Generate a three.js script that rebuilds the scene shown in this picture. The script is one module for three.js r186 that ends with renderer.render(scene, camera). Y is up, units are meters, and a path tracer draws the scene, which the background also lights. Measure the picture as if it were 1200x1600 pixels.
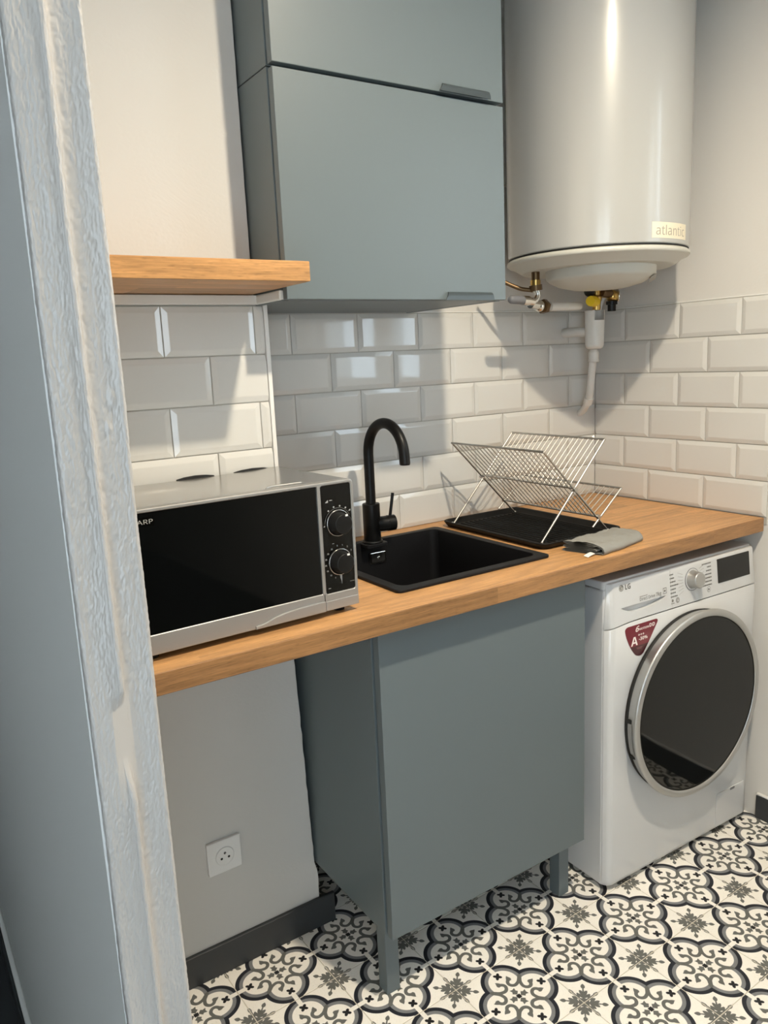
import * as THREE from 'three';
import { RoundedBoxGeometry } from 'three/addons/geometries/RoundedBoxGeometry.js';
import { mergeGeometries, mergeVertices, toCreasedNormals } from 'three/addons/utils/BufferGeometryUtils.js';
import { ImprovedNoise } from 'three/addons/math/ImprovedNoise.js';
import { RectAreaLightUniformsLib } from 'three/addons/lights/RectAreaLightUniformsLib.js';
import { Brush, Evaluator, SUBTRACTION } from 'three-bvh-csg';

// ------------------------------------------------------------------ camera, light, exposure
const scene = new THREE.Scene();
const camera = new THREE.PerspectiveCamera(66.63, 1200 / 1600, 0.05, 60);
camera.position.set(-2.0805, 1.4096, 1.8433);
camera.rotation.set(-0.1919, -0.5771, -0.0466, 'YXZ');
scene.add(camera);
const renderer = new THREE.WebGLRenderer({ antialias: true });
renderer.toneMapping = THREE.LinearToneMapping;
renderer.toneMappingExposure = 1.16;
renderer.shadowMap.enabled = true;
const SKY = new THREE.Color().setRGB(4.0, 4.8, 5.4);            // overcast daylight outside the windows
scene.background = SKY;
const CEIL = 2.64;
const LAMP = new THREE.Vector3(-1.06, CEIL - 0.0125, 1.425);     // downlight on the kitchen ceiling, its lens set back in a short tube
const LAMP_COLOR = new THREE.Color().setRGB(1.0, 0.875, 0.68);
RectAreaLightUniformsLib.init();
const lampLight = new THREE.RectAreaLight(LAMP_COLOR, 2520, 0.075, 0.075);
lampLight.position.copy(LAMP);
lampLight.lookAt(LAMP.x, 0, LAMP.z);
scene.add(lampLight);

// ------------------------------------------------------------------ helpers
const PI = Math.PI;
let seed = 20240611;
function rnd() { seed = (seed + 0x6D2B79F5) | 0; let t = Math.imul(seed ^ (seed >>> 15), 1 | seed); t = (t + Math.imul(t ^ (t >>> 7), 61 | t)) ^ t; return ((t ^ (t >>> 14)) >>> 0) / 4294967296; }
const rr = (a, b) => a + (b - a) * rnd();
const noiseGen = new ImprovedNoise();
const nz = (x, y, z = 0) => noiseGen.noise(x, y, z);
const fbm = (x, y, z, o = 4) => { let a = 0, s = 1, n = 0; for (let i = 0; i < o; i++) { a += s * nz(x, y, z + i * 7.3); n += s; s *= 0.5; x *= 2.03; y *= 2.03; } return a / n; };
const used = new Map();
function numbered(name) { const n = used.get(name) || 0; used.set(name, n + 1); return n ? name + '_' + String(n).padStart(3, '0') : name; }
function shade(o) { o.castShadow = true; o.receiveShadow = true; return o; }
function mesh(name, geo, mat, parent) { const m = shade(new THREE.Mesh(geo, mat)); m.name = parent && parent !== scene ? name : numbered(name); (parent || scene).add(m); return m; }
function tag(o, label, category, group) { o.userData.label = label; o.userData.category = category; if (group) o.userData.group = group; return o; }
function thing(name, label, category, pos = [0, 0, 0], turn = 0, group) {
  const g = new THREE.Group(); g.name = numbered(name); g.position.set(...pos); g.rotation.y = turn; scene.add(g);
  return tag(g, label, category, group);
}
function struct(name, parent) { const g = new THREE.Group(); g.name = name; g.userData.kind = 'structure'; (parent || scene).add(g); return g; }
function structMesh(name, geo, mat) { const m = mesh(name, geo, mat); m.name = name; m.userData.kind = 'structure'; return m; }
const box = (w, h, d, x, y, z, r = 0) => (r ? new RoundedBoxGeometry(w, h, d, 3, r) : new THREE.BoxGeometry(w, h, d)).translate(x, y, z);
const span = (x0, x1, y0, y1, z0, z1, r = 0) => box(x1 - x0, y1 - y0, z1 - z0, (x0 + x1) / 2, (y0 + y1) / 2, (z0 + z1) / 2, r);
const V = (x, y, z) => new THREE.Vector3(x, y, z);
function rod(a, b, r, seg = 8, r2 = r) {
  const A = V(...a), B = V(...b), d = B.clone().sub(A), g = new THREE.CylinderGeometry(r2, r, d.length(), seg);
  g.applyQuaternion(new THREE.Quaternion().setFromUnitVectors(V(0, 1, 0), d.normalize()));
  return g.translate((A.x + B.x) / 2, (A.y + B.y) / 2, (A.z + B.z) / 2);
}
const tube = (pts, r, n = 32, rs = 10, closed = false) => new THREE.TubeGeometry(new THREE.CatmullRomCurve3(pts.map((p) => V(...p)), closed, 'catmullrom', 0.4), n, r, rs, closed);
const lathe = (pts, seg = 48, a0 = 0, a1 = PI * 2) => new THREE.LatheGeometry(pts.map((p) => new THREE.Vector2(p[0], p[1])), seg, a0, a1);
function rrect(x0, x1, y0, y1, r, S = THREE.Shape) {
  const s = new S(); s.moveTo(x0 + r, y0); s.lineTo(x1 - r, y0); s.absarc(x1 - r, y0 + r, r, -PI / 2, 0); s.lineTo(x1, y1 - r); s.absarc(x1 - r, y1 - r, r, 0, PI / 2);
  s.lineTo(x0 + r, y1); s.absarc(x0 + r, y1 - r, r, PI / 2, PI); s.lineTo(x0, y0 + r); s.absarc(x0 + r, y0 + r, r, PI, 1.5 * PI); return s;
}
const poly = (pts) => { const s = new THREE.Shape(); pts.forEach((p, i) => (i ? s.lineTo(p[0], p[1]) : s.moveTo(p[0], p[1]))); return s; };
const ext = (shape, depth, bevel = 0, seg = 2, curve = 12) => new THREE.ExtrudeGeometry(shape, { depth: depth - 2 * bevel, bevelEnabled: bevel > 0, bevelThickness: bevel, bevelSize: bevel, bevelOffset: -bevel, bevelSegments: seg, curveSegments: curve }).translate(0, 0, bevel);
function grid(nu, nv, f) {                                        // surface through f(u, v) = [x, y, z]
  const pos = [], uv = [], ix = [];
  for (let j = 0; j <= nv; j++) for (let i = 0; i <= nu; i++) { pos.push(...f(i / nu, j / nv)); uv.push(i / nu, j / nv); }
  for (let j = 0; j < nv; j++) for (let i = 0; i < nu; i++) { const a = j * (nu + 1) + i, b = a + 1, c = a + nu + 1, d = c + 1; ix.push(a, b, d, a, d, c); }
  const g = new THREE.BufferGeometry(); g.setAttribute('position', new THREE.Float32BufferAttribute(pos, 3)); g.setAttribute('uv', new THREE.Float32BufferAttribute(uv, 2)); g.setIndex(ix); g.computeVertexNormals(); return g;
}
function dataTex(w, h, f, srgb = false, rx = 1, ry = 1) {
  const a = new Uint8Array(w * h * 4);
  for (let j = 0; j < h; j++) for (let i = 0; i < w; i++) { const c = f(i / w, j / h, i, j), k = (j * w + i) * 4; if (typeof c === 'number') { a[k] = a[k + 1] = a[k + 2] = Math.max(0, Math.min(255, c * 255)); } else { a[k] = Math.max(0, Math.min(255, c[0])); a[k + 1] = Math.max(0, Math.min(255, c[1])); a[k + 2] = Math.max(0, Math.min(255, c[2])); } a[k + 3] = 255; }
  const t = new THREE.DataTexture(a, w, h, THREE.RGBAFormat); t.wrapS = t.wrapT = THREE.RepeatWrapping; t.magFilter = THREE.LinearFilter; t.minFilter = THREE.LinearMipmapLinearFilter; t.generateMipmaps = true;
  if (srgb) t.colorSpace = THREE.SRGBColorSpace; t.repeat.set(rx, ry); t.needsUpdate = true; return t;
}
function canvasTex(w, h, draw) {
  const c = document.createElement('canvas'); c.width = w; c.height = h; const g = c.getContext('2d'); draw(g, w, h);
  const t = new THREE.CanvasTexture(c); t.colorSpace = THREE.SRGBColorSpace; t.anisotropy = 8; return t;
}
function decal(name, w, h, px, draw, parent) {                    // flat print: transparent film with lettering
  const tex = canvasTex(Math.round(w * px), Math.round(h * px), draw);
  return mesh(name, new THREE.PlaneGeometry(w, h), new THREE.MeshStandardMaterial({ map: tex, transparent: true, roughness: 0.5 }), parent);
}
const std = (r, g, b, rough, metal = 0, extra = {}) => new THREE.MeshStandardMaterial({ color: new THREE.Color().setRGB(r, g, b), roughness: rough, metalness: metal, ...extra });
const phys = (r, g, b, rough, extra = {}) => new THREE.MeshPhysicalMaterial({ color: new THREE.Color().setRGB(r, g, b), roughness: rough, ...extra });

// ------------------------------------------------------------------ materials
const plasterBump = dataTex(256, 256, (u, v) => { const t = 2 * PI; return 0.5 + 0.5 * (fbm(6 * Math.cos(u * t), 6 * Math.sin(u * t) + 9 * Math.cos(v * t), 9 * Math.sin(v * t), 4)); });
function texScale(t, s, s2 = s) { const c = t.clone(); c.repeat.set(s, s2); c.needsUpdate = true; return c; }
const M = {};
M.wall = std(0.585, 0.575, 0.555, 0.75, 0, { bumpMap: texScale(plasterBump, 3), bumpScale: 0.0004 });
M.wallLight = M.wall.clone(); M.wallLight.color.setRGB(0.68, 0.66, 0.625);
M.ceiling = std(0.80, 0.79, 0.77, 0.9);
M.hall = std(0.60, 0.595, 0.575, 0.6);
M.farPaint = std(0.10, 0.105, 0.11, 0.7);
M.jamb = phys(0.42, 0.394, 0.368, 0.5, { clearcoat: 0.8, clearcoatRoughness: 0.32 });
M.tile = phys(0.66, 0.65, 0.62, 0.04, { ior: 1.6 });
M.grout = std(0.50, 0.475, 0.43, 0.9);
M.joint = std(0.60, 0.56, 0.48, 0.9);
M.whitePaint = std(0.76, 0.75, 0.72, 0.3);
M.skirting = std(0.030, 0.034, 0.038, 0.45);
M.slate = std(0.022, 0.026, 0.028, 0.5);
M.cabinet = std(0.117, 0.144, 0.154, 0.42);
M.cabinetDark = std(0.02, 0.022, 0.022, 0.7);
M.pull = std(0.055, 0.07, 0.078, 0.35, 0.2);
M.sink = phys(0.007, 0.007, 0.008, 0.5, { specularIntensity: 0.45 });
M.tap = phys(0.006, 0.006, 0.006, 0.4, { specularIntensity: 0.5 });
M.chrome = std(0.75, 0.74, 0.72, 0.18, 1);
M.steel = std(0.52, 0.505, 0.475, 0.34, 1);
M.blackPlastic = phys(0.007, 0.007, 0.007, 0.35, { specularIntensity: 0.6 });
M.trayPlastic = phys(0.007, 0.007, 0.007, 0.55, { specularIntensity: 0.45 });
M.enamel = phys(0.445, 0.44, 0.42, 0.3, { clearcoat: 0.8, clearcoatRoughness: 0.12 });
M.capPlastic = std(0.56, 0.545, 0.485, 0.4);
M.brass = std(0.60, 0.40, 0.13, 0.3, 1);
M.bronze = std(0.16, 0.10, 0.05, 0.4, 0.8);
M.yellow = std(0.85, 0.60, 0.02, 0.4);
M.greyPlastic = std(0.17, 0.17, 0.18, 0.5);
M.pvc = std(0.72, 0.71, 0.68, 0.4);
M.washer = phys(0.60, 0.605, 0.61, 0.3, { clearcoat: 0.6, clearcoatRoughness: 0.15 });
M.washerTop = std(0.15, 0.15, 0.145, 0.5);
M.silver = std(0.50, 0.50, 0.49, 0.38, 0.8);
M.silverPaint = std(0.34, 0.335, 0.325, 0.38, 0.5);
M.mwTop = std(0.40, 0.39, 0.37, 0.2, 0.75);
M.blackGlass = phys(0.0025, 0.003, 0.0032, 0.05, {});
M.doorGlass = phys(0.004, 0.0048, 0.005, 0.04, { ior: 1.42 });
M.dark = std(0.006, 0.006, 0.006, 0.7);
M.cloth = std(0.25, 0.245, 0.225, 0.95, 0, { bumpMap: dataTex(128, 128, (u, v, i, j) => 0.5 + 0.3 * Math.sin(i * PI / 2) * Math.sin(j * PI / 2) + 0.2 * rnd(), false, 8, 4), bumpScale: 0.0006 });
M.labelCloth = std(0.80, 0.79, 0.75, 0.8);
M.outlet = std(0.74, 0.745, 0.74, 0.35);
M.glassPane = new THREE.MeshPhysicalMaterial({ color: 0xffffff, transmission: 1, thickness: 0, roughness: 0.02, ior: 1.45 });
M.bulb = new THREE.MeshStandardMaterial({ color: 0xfff4e0, emissive: LAMP_COLOR, emissiveIntensity: 30, roughness: 0.6 });

// oak laminate, 2 m x 0.5 m, grain along u
function oak(w, h, stave, lengthMin, lengthMax, contrast, tone, z0) {
  const rows = Math.round(0.5 / stave), cuts = [];
  for (let r = 0; r < rows; r++) { const c = []; let x = rr(0, lengthMin); while (x < 2) { c.push([x, rr(-1, 1), rr(0, 100)]); x += rr(lengthMin, lengthMax); } cuts.push(c); }
  return dataTex(w, h, (u, v) => {
    const x = u * 2, y = v * 0.5, r = Math.min(rows - 1, Math.floor(y / stave)), c = cuts[r];
    let k = c[c.length - 1]; for (const q of c) { if (q[0] <= x) k = q; else break; }
    const off = k[2], yy = y * 1000, warp = 6 * nz(x * 2.2 + off, y * 14, z0);
    const ring = 0.5 + 0.5 * Math.sin((yy * 0.30 + warp * 2.2 + off) * 0.9 + 2.0 * nz(x * 4 + off, y * 50, z0 + 4));
    const fine = fbm(x * 16 + off, yy * 0.8, z0 + 11, 4), pore = Math.max(0, nz(x * 60 + off, yy * 2.6, z0 + 20) - 0.22), cloud = nz(x * 3 + off, y * 22, z0 + 33);
    const t = 1 + contrast * (0.15 * k[1] + 0.15 * (ring - 0.5) + 0.16 * cloud + 0.50 * fine - 0.5 * pore);
    return [tone[0] * t, tone[1] * (t * 1.02 - 0.02), tone[2] * (t * 1.06 - 0.06)];
  }, true, 0.5, 2);
}
const oakTop = oak(2048, 512, 0.125, 0.5, 1.1, 0.55, [191, 144, 95], 0);
const oakEdge = oak(2048, 512, 0.0625, 0.35, 0.8, 0.62, [172, 128, 84], 31);
M.oakTop = new THREE.MeshStandardMaterial({ map: oakTop, roughness: 0.42 });
M.oakEdge = new THREE.MeshStandardMaterial({ map: oakEdge, color: new THREE.Color().setRGB(0.70, 0.68, 0.66), roughness: 0.36 });

// ------------------------------------------------------------------ setting: walls, ceiling, windows
structMesh('ceiling', span(-3.6, 0.2, CEIL, CEIL + 0.12, -1.4, 6.15), M.ceiling);
const wallBack = struct('wall_back');
mesh('plaster', span(-1.95, 0, 0, CEIL, -0.15, 0), M.wallLight, wallBack);
const wallBehind = struct('wall_behind_camera');
{
  const s = poly([[-3.6, 0], [-1.45, 0], [-1.45, CEIL], [-3.6, CEIL]]);
  s.holes.push(new THREE.Path([[-3.36, 0.20], [-3.36, 2.32], [-2.06, 2.32], [-2.06, 0.20]].map((p) => new THREE.Vector2(...p))));
  mesh('plaster', ext(s, 0.15).translate(0, 0, 2.95), M.wall, wallBehind);
}
structMesh('wall_far_left', span(-1.6, -1.45, 0, CEIL, 3.1, 6.15), M.farPaint);
structMesh('wall_far', span(-1.6, 0.2, 0, CEIL, 6.0, 6.15), M.farPaint);
structMesh('wall_hall_back', span(-3.6, -1.95, 0, CEIL, -1.4, -1.25), M.hall);

const wallRight = struct('wall_right');
{
  const s = poly([[-0.15, 0], [6.15, 0], [6.15, CEIL], [-0.15, CEIL]]);
  s.holes.push(new THREE.Path([[1.03, 1.28], [1.03, 2.30], [1.97, 2.30], [1.97, 1.28]].map((p) => new THREE.Vector2(...p))));
  mesh('plaster', ext(s, 0.2).rotateY(-PI / 2).translate(0.2, 0, 0), M.wallLight, wallRight);
}
structMesh('wall_hall_left', span(-3.6, -3.4, 0, CEIL, -1.4, 3.1), M.hall);
// built along z, then turned where the wall runs along x
function windowUnit(name, x, z0, z1, y0, y1, m0, m1) {
  const w = struct(name);
  for (const g of [span(x - 0.03, x + 0.03, y0, y0 + 0.04, z0, z1), span(x - 0.03, x + 0.03, y1 - 0.04, y1, z0, z1), span(x - 0.03, x + 0.03, y0 + 0.04, y1 - 0.04, z0, z0 + 0.04), span(x - 0.03, x + 0.03, y0 + 0.04, y1 - 0.04, z1 - 0.04, z1)]) mesh('window_frame', g, M.whitePaint, w);
  mesh('mullion', span(x - 0.035, x + 0.035, y0 + 0.04, y1 - 0.04, m0, m1), M.whitePaint, w);
  mesh('pane', span(x - 0.002, x + 0.002, y0 + 0.04, y1 - 0.04, z0 + 0.04, m0), M.glassPane, w);
  mesh('pane', span(x - 0.002, x + 0.002, y0 + 0.04, y1 - 0.04, m1, z1 - 0.04), M.glassPane, w);
}
windowUnit('window_1', 0.09, 1.03, 1.97, 1.28, 2.30, 1.34, 1.50);
windowUnit('window_2', 0, -3.36, -2.06, 0.20, 2.32, -2.75, -2.67);
{ const w = scene.getObjectByName('window_2'); w.rotation.y = PI / 2; w.position.z = 3.04; }

// the projecting stretch of old wall on the left, with its uneven right edge
const JUT = 0.25;
const wallLeft = struct('wall_left');
{
  const edge = [], at = (y) => (y < 0.17 ? -1.2935 : y < 0.95 ? -1.300 - 0.022 * (y - 0.17) / 0.78 : y < 1.55 ? -1.327 : -1.352);
  for (let y = 0; y <= CEIL; y += 0.022) edge.push([at(y) + (y < 0.9 ? 0.0022 : 0.0008) * (nz(y * 34, 3, 1) * 1.6 + nz(y * 90, 8, 1)), y]);
  mesh('plaster', ext(poly([[-1.93, 0], ...edge, [edge[edge.length - 1][0], CEIL], [-1.93, CEIL]]), JUT, 0.0015, 1), M.wall, wallLeft);
}

// partition between kitchen and hall, ending in the painted post beside the camera
const wallPartition = struct('wall_partition');
mesh('plaster', span(-1.975, -1.925, 0, CEIL, -1.25, 1.2192), M.hall, wallPartition);
mesh('filler_strip', span(-1.9764, -1.958, 0, CEIL, 1.2192, 1.2680), M.hall, wallPartition);
{
  const P = [[-1.9740, 1.2660], [-1.9750, 1.2674], [-1.9754, 1.2690], [-1.9754, 1.2705]];
  const arc = (cx, cz, r, a0, a1, n) => { for (let i = 0; i <= n; i++) { const a = a0 + (a1 - a0) * i / n; P.push([cx + r * Math.cos(a), cz + r * Math.sin(a)]); } };
  arc(-1.9729, 1.2735, 0.0025, PI, PI / 2, 5);
  for (let i = 1; i < 20; i++) P.push([-1.9729 + 0.0198 * i / 20, 1.2760 - 0.0004 * Math.sin(i / 20 * PI)]);
  arc(-1.9522, 1.2741, 0.0031, 0.62 * PI, -0.06 * PI, 9);
  for (let i = 0; i <= 7; i++) { const t = i / 7; P.push([-1.9489 + 0.0002 + 0.0075 * t * t, 1.2722 - 0.0060 * (1 - (1 - t) ** 2)]); }
  for (let i = 1; i < 14; i++) P.push([-1.9412 + 0.0150 * i / 14, 1.2662 + 0.0012 * (i / 14) ** 2]);
  arc(-1.9262, 1.2643, 0.0031, 0.55 * PI, -0.05 * PI, 8);
  P.push([-1.9232, 1.250], [-1.9232, 1.236], [-1.9232, 1.2185], [-1.9258, 1.2185]);
  const n = P.length - 1;
  const rough = (u, y) => { const x = u * n;
    let d = 0.00050 * fbm(x * 0.40, y * 75, 2, 3) + 0.00060 * fbm(x * 0.60, y * 250, 5, 4) + 0.0012 * nz(x * 0.07, y * 7, 9);
    d += 0.0010 * Math.exp(-((y - 1.372) ** 2) / 0.00002) * Math.exp(-((x - 50) ** 2) / 2.5) + 0.0009 * Math.exp(-((y - 1.392) ** 2) / 0.00003) * Math.exp(-((x - 54) ** 2) / 4);
    return d; };
  const y0 = 0.80, y1 = 1.72;
  const at = (u, y, k = 1) => { const x = u * n, i = Math.min(n - 1, Math.floor(x)), f = x - i, A = P[Math.max(0, i - 1)], a = P[i], b = P[i + 1], B = P[Math.min(n, i + 2)];
    const px = a[0] + (b[0] - a[0]) * f, pz = a[1] + (b[1] - a[1]) * f; let tx = (b[0] - A[0]) * (1 - f) + (B[0] - a[0]) * f, tz = (b[1] - A[1]) * (1 - f) + (B[1] - a[1]) * f; const l = Math.hypot(tx, tz) || 1;
    const w = k * THREE.MathUtils.smoothstep(y, 1.085, 1.125) * (1 - THREE.MathUtils.smoothstep(y, 1.162, 1.178)), d = k * rough(u, y) * (1 - 0.25 * w);
    let X = px - tz / l * d, Z = pz + tx / l * d; const over = (X + 1.9600) * 0.52 + (Z - 1.2757) * 0.854;      // edge worn to a flat over a hand's width
    if (w > 0 && over > 0 && X > -1.9620 && X < -1.9440) { X -= 0.52 * over * w; Z -= 0.854 * over * w; }
    return [X, y, Z]; };
  const cellsY = 900;
  const mid = grid(n * 2, cellsY, (u, v) => at(u, y0 + (y1 - y0) * v));
  const low = grid(n, 6, (u, v) => at(u, y0 * v, v < 1 ? 0 : 1)), high = grid(n, 6, (u, v) => at(u, y1 + (CEIL - y1) * v, v > 0 ? 0 : 1));
  const back = box(0.046, CEIL, 0.002, -1.9482, CEIL / 2, 1.2300);
  const g = mergeGeometries([mid, low, high, back].map((q) => (q.index ? q.toNonIndexed() : q)));
  structMesh('trim_1', g, M.jamb);
  structMesh('baseboard_hall', span(-1.992, -1.975, 0, 0.085, -1.25, 1.215, 0.002), M.slate);
  structMesh('trim_2', span(-1.986, -1.975, 0.085, 0.097, -1.25, 1.215, 0.004), M.whitePaint);
}

// ------------------------------------------------------------------ floor of patterned cement tiles
const floorTex = canvasTex(512, 512, (g) => {
  const cream = '#f7f3ec', grey = '#666764', mid = '#7e8083', navy = '#1f222b', black = '#17181c';
  g.fillStyle = cream; g.fillRect(0, 0, 512, 512);
  g.save(); g.translate(256, 256); g.scale(512, 512);
  const A = 0.238, lob = (r) => { g.beginPath(); for (const [x, y] of [[A, 0], [-A, 0], [0, A], [0, -A]]) { g.moveTo(x + r, y); g.arc(x, y, r, 0, 2 * PI); } g.rect(-A, -A, 2 * A, 2 * A); g.fill(); };
  const four = (r, c) => { g.fillStyle = c; g.beginPath(); for (const [x, y] of [[A, 0], [-A, 0], [0, A], [0, -A]]) { g.moveTo(x + r, y); g.arc(x, y, r, 0, 2 * PI); } g.fill(); g.fillRect(-0.15, -0.15, 0.3, 0.3); };
  four(0.272, navy); four(0.226, mid); four(0.183, cream);
  for (let k = 0; k < 4; k++) {
    g.save(); g.rotate(k * PI / 2);
    g.fillStyle = cream; g.fillRect(0.40, -0.028, 0.12, 0.056);                       // neck between neighbouring lobes
    // flower in the lobe
    g.save(); g.translate(0.352, 0); g.fillStyle = black;
    for (let q = 0; q < 4; q++) { g.save(); g.rotate(q * PI / 2 + PI / 4); g.beginPath(); g.ellipse(0.027, 0, 0.026, 0.018, 0, 0, 2 * PI); g.fill(); g.restore(); }
    g.restore();
    // centre cross
    g.fillStyle = grey; g.beginPath(); g.moveTo(0.026, 0); g.lineTo(0.062, -0.040); g.lineTo(0.082, -0.024); g.lineTo(0.118, -0.034); g.lineTo(0.108, 0); g.lineTo(0.118, 0.034); g.lineTo(0.082, 0.024); g.lineTo(0.062, 0.040); g.closePath(); g.fill();
    // scrolls at the cusp (diagonal), mirrored
    g.save(); g.rotate(PI / 4);
    for (const s of [1, -1]) {
      g.save(); g.scale(1, s); g.strokeStyle = grey; g.fillStyle = grey; g.lineCap = 'round'; g.lineWidth = 0.046;
      g.beginPath(); g.moveTo(0.300, 0.000); g.lineTo(0.222, 0.004); g.stroke();
      g.lineWidth = 0.040; g.beginPath(); g.moveTo(0.236, 0.006); g.bezierCurveTo(0.205, 0.008, 0.190, 0.020, 0.172, 0.030); g.bezierCurveTo(0.138, 0.050, 0.134, 0.098, 0.160, 0.122); g.bezierCurveTo(0.176, 0.136, 0.206, 0.136, 0.222, 0.122); g.stroke();
      g.beginPath(); g.moveTo(0.196, 0.146); g.bezierCurveTo(0.222, 0.150, 0.250, 0.160, 0.276, 0.150); g.bezierCurveTo(0.262, 0.138, 0.262, 0.118, 0.252, 0.104); g.bezierCurveTo(0.244, 0.092, 0.226, 0.090, 0.216, 0.096); g.bezierCurveTo(0.222, 0.106, 0.214, 0.116, 0.200, 0.116); g.closePath(); g.fill();
      g.restore();
    }
    g.restore();
    // quarter snowflake at each corner: the diagonal arm
    g.save(); g.translate(0.5, 0.5); g.rotate(-3 * PI / 4); g.fillStyle = grey;
    g.beginPath(); g.moveTo(0, -0.010); g.lineTo(0.058, -0.014); g.bezierCurveTo(0.075, -0.062, 0.105, -0.078, 0.122, -0.066); g.bezierCurveTo(0.120, -0.050, 0.112, -0.036, 0.104, -0.028); g.bezierCurveTo(0.125, -0.046, 0.150, -0.050, 0.166, -0.044); g.bezierCurveTo(0.168, -0.026, 0.158, -0.014, 0.146, -0.010); g.lineTo(0.196, -0.007);
    g.lineTo(0.196, 0.007); g.lineTo(0.146, 0.010); g.bezierCurveTo(0.158, 0.014, 0.168, 0.026, 0.166, 0.044); g.bezierCurveTo(0.150, 0.050, 0.125, 0.046, 0.104, 0.028); g.bezierCurveTo(0.112, 0.036, 0.120, 0.050, 0.122, 0.066); g.bezierCurveTo(0.105, 0.078, 0.075, 0.062, 0.058, 0.014); g.lineTo(0, 0.010); g.closePath(); g.fill();
    g.beginPath(); g.moveTo(0.188, 0); g.bezierCurveTo(0.205, -0.034, 0.235, -0.030, 0.262, 0); g.bezierCurveTo(0.235, 0.030, 0.205, 0.034, 0.188, 0); g.fill();
    g.restore();
    // arms along the joints
    for (const e of [0, 1]) {
      g.save(); g.translate(0.5, 0.5); g.rotate(e ? PI : -PI / 2); g.fillStyle = grey; const m = e ? 1 : -1; g.scale(1, m);
      g.beginPath(); g.moveTo(0, 0.000); g.lineTo(0.150, 0.000); g.lineTo(0.156, 0.012); g.lineTo(0.112, 0.010); g.bezierCurveTo(0.135, 0.022, 0.142, 0.034, 0.134, 0.044); g.bezierCurveTo(0.108, 0.044, 0.086, 0.030, 0.074, 0.014); g.lineTo(0.060, 0.012); g.bezierCurveTo(0.052, 0.030, 0.030, 0.040, 0.012, 0.030); g.closePath(); g.fill();
      g.beginPath(); g.moveTo(0.150, 0); g.bezierCurveTo(0.165, 0.024, 0.200, 0.024, 0.232, 0); g.closePath(); g.fill(); g.fillStyle = '#b5b1a7'; g.beginPath(); g.moveTo(0.168, 0); g.bezierCurveTo(0.178, 0.012, 0.198, 0.012, 0.212, 0); g.closePath(); g.fill();
      g.restore();
    }
    g.restore();
  }
  g.fillStyle = black; g.fillRect(-0.026, -0.026, 0.052, 0.052);
  g.restore();
  for (let i = 0; i < 5200; i++) { g.fillStyle = rnd() < 0.5 ? 'rgba(255,252,244,0.10)' : 'rgba(60,56,50,0.08)'; const s = rr(1, 3.2); g.fillRect(rr(0, 512), rr(0, 512), s, s); }
});
{
  const floor = struct('floor');
  mesh('screed', span(-2.0, 0.2, -0.12, -0.0011, -0.15, 3.1, 0), M.joint, floor);
  const mats = [1, 0.965, 0.94, 0.98].map((k) => new THREE.MeshStandardMaterial({ map: floorTex, color: new THREE.Color(k, k, k * 0.995), roughness: 0.5 }));
  const uvTile = (g) => { g.rotateX(-PI / 2).translate(0, -0.0044, 0); const p = g.attributes.position, uv = g.attributes.uv; for (let i = 0; i < p.count; i++) uv.setXY(i, p.getX(i) / 0.1988 + 0.5, p.getZ(i) / 0.1988 + 0.5); return g; };
  const geo = uvTile(ext(rrect(-0.0988, 0.0988, -0.0988, 0.0988, 0.001), 0.0044, 0.0006, 1, 2));
  const clip = (pts, f) => { const o = []; pts.forEach((a, i) => { const b = pts[(i + 1) % pts.length], da = f(a), db = f(b); if (da >= 0) o.push(a); if (da * db < 0) { const t = da / (da - db); o.push([a[0] + (b[0] - a[0]) * t, a[1] + (b[1] - a[1]) * t]); } }); return o; };
  const turn = 0.026, ox = -0.752, oz = 0.613, ex = [Math.cos(turn), -Math.sin(turn)], ez = [Math.sin(turn), Math.cos(turn)];
  for (let i = -8; i <= 5; i++) for (let j = -5; j <= 13; j++) {
    const u = (i + 0.5) * 0.2, v = (j + 0.5) * 0.2, x = ox + u * ex[0] + v * ez[0], z = oz + u * ex[1] + v * ez[1];
    const a = turn + Math.floor(rnd() * 4) * PI / 2, ca = Math.cos(a), sa = Math.sin(a), toWorld = ([lx, lz]) => [x + lx * ca + lz * sa, z - lx * sa + lz * ca];
    let pts = [[-0.0988, -0.0988], [0.0988, -0.0988], [0.0988, 0.0988], [-0.0988, 0.0988]]; const n0 = JSON.stringify(pts);
    for (const f of [(p) => -0.001 - toWorld(p)[0], (p) => toWorld(p)[0] + 1.970, (p) => toWorld(p)[1] - 0.001, (p) => 2.948 - toWorld(p)[1]]) if (pts.length) pts = clip(pts, f);
    if (pts.length < 3) continue;
    const t = mesh('floor_tile', JSON.stringify(pts) === n0 ? geo : uvTile(ext(poly(pts.map((p) => [p[0], -p[1]]).reverse()), 0.0044, 0)), mats[Math.floor(rnd() * 4)], floor);
    t.position.set(x, rr(-0.0003, 0.0002), z); t.rotation.y = a;
  }
  structMesh('floor_far', span(-1.6, 0.2, -0.12, 0, 3.1, 6.15), M.slate);
  structMesh('floor_hall', span(-3.6, -1.975, -0.12, 0, -1.4, 3.1), M.slate);
}

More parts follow.
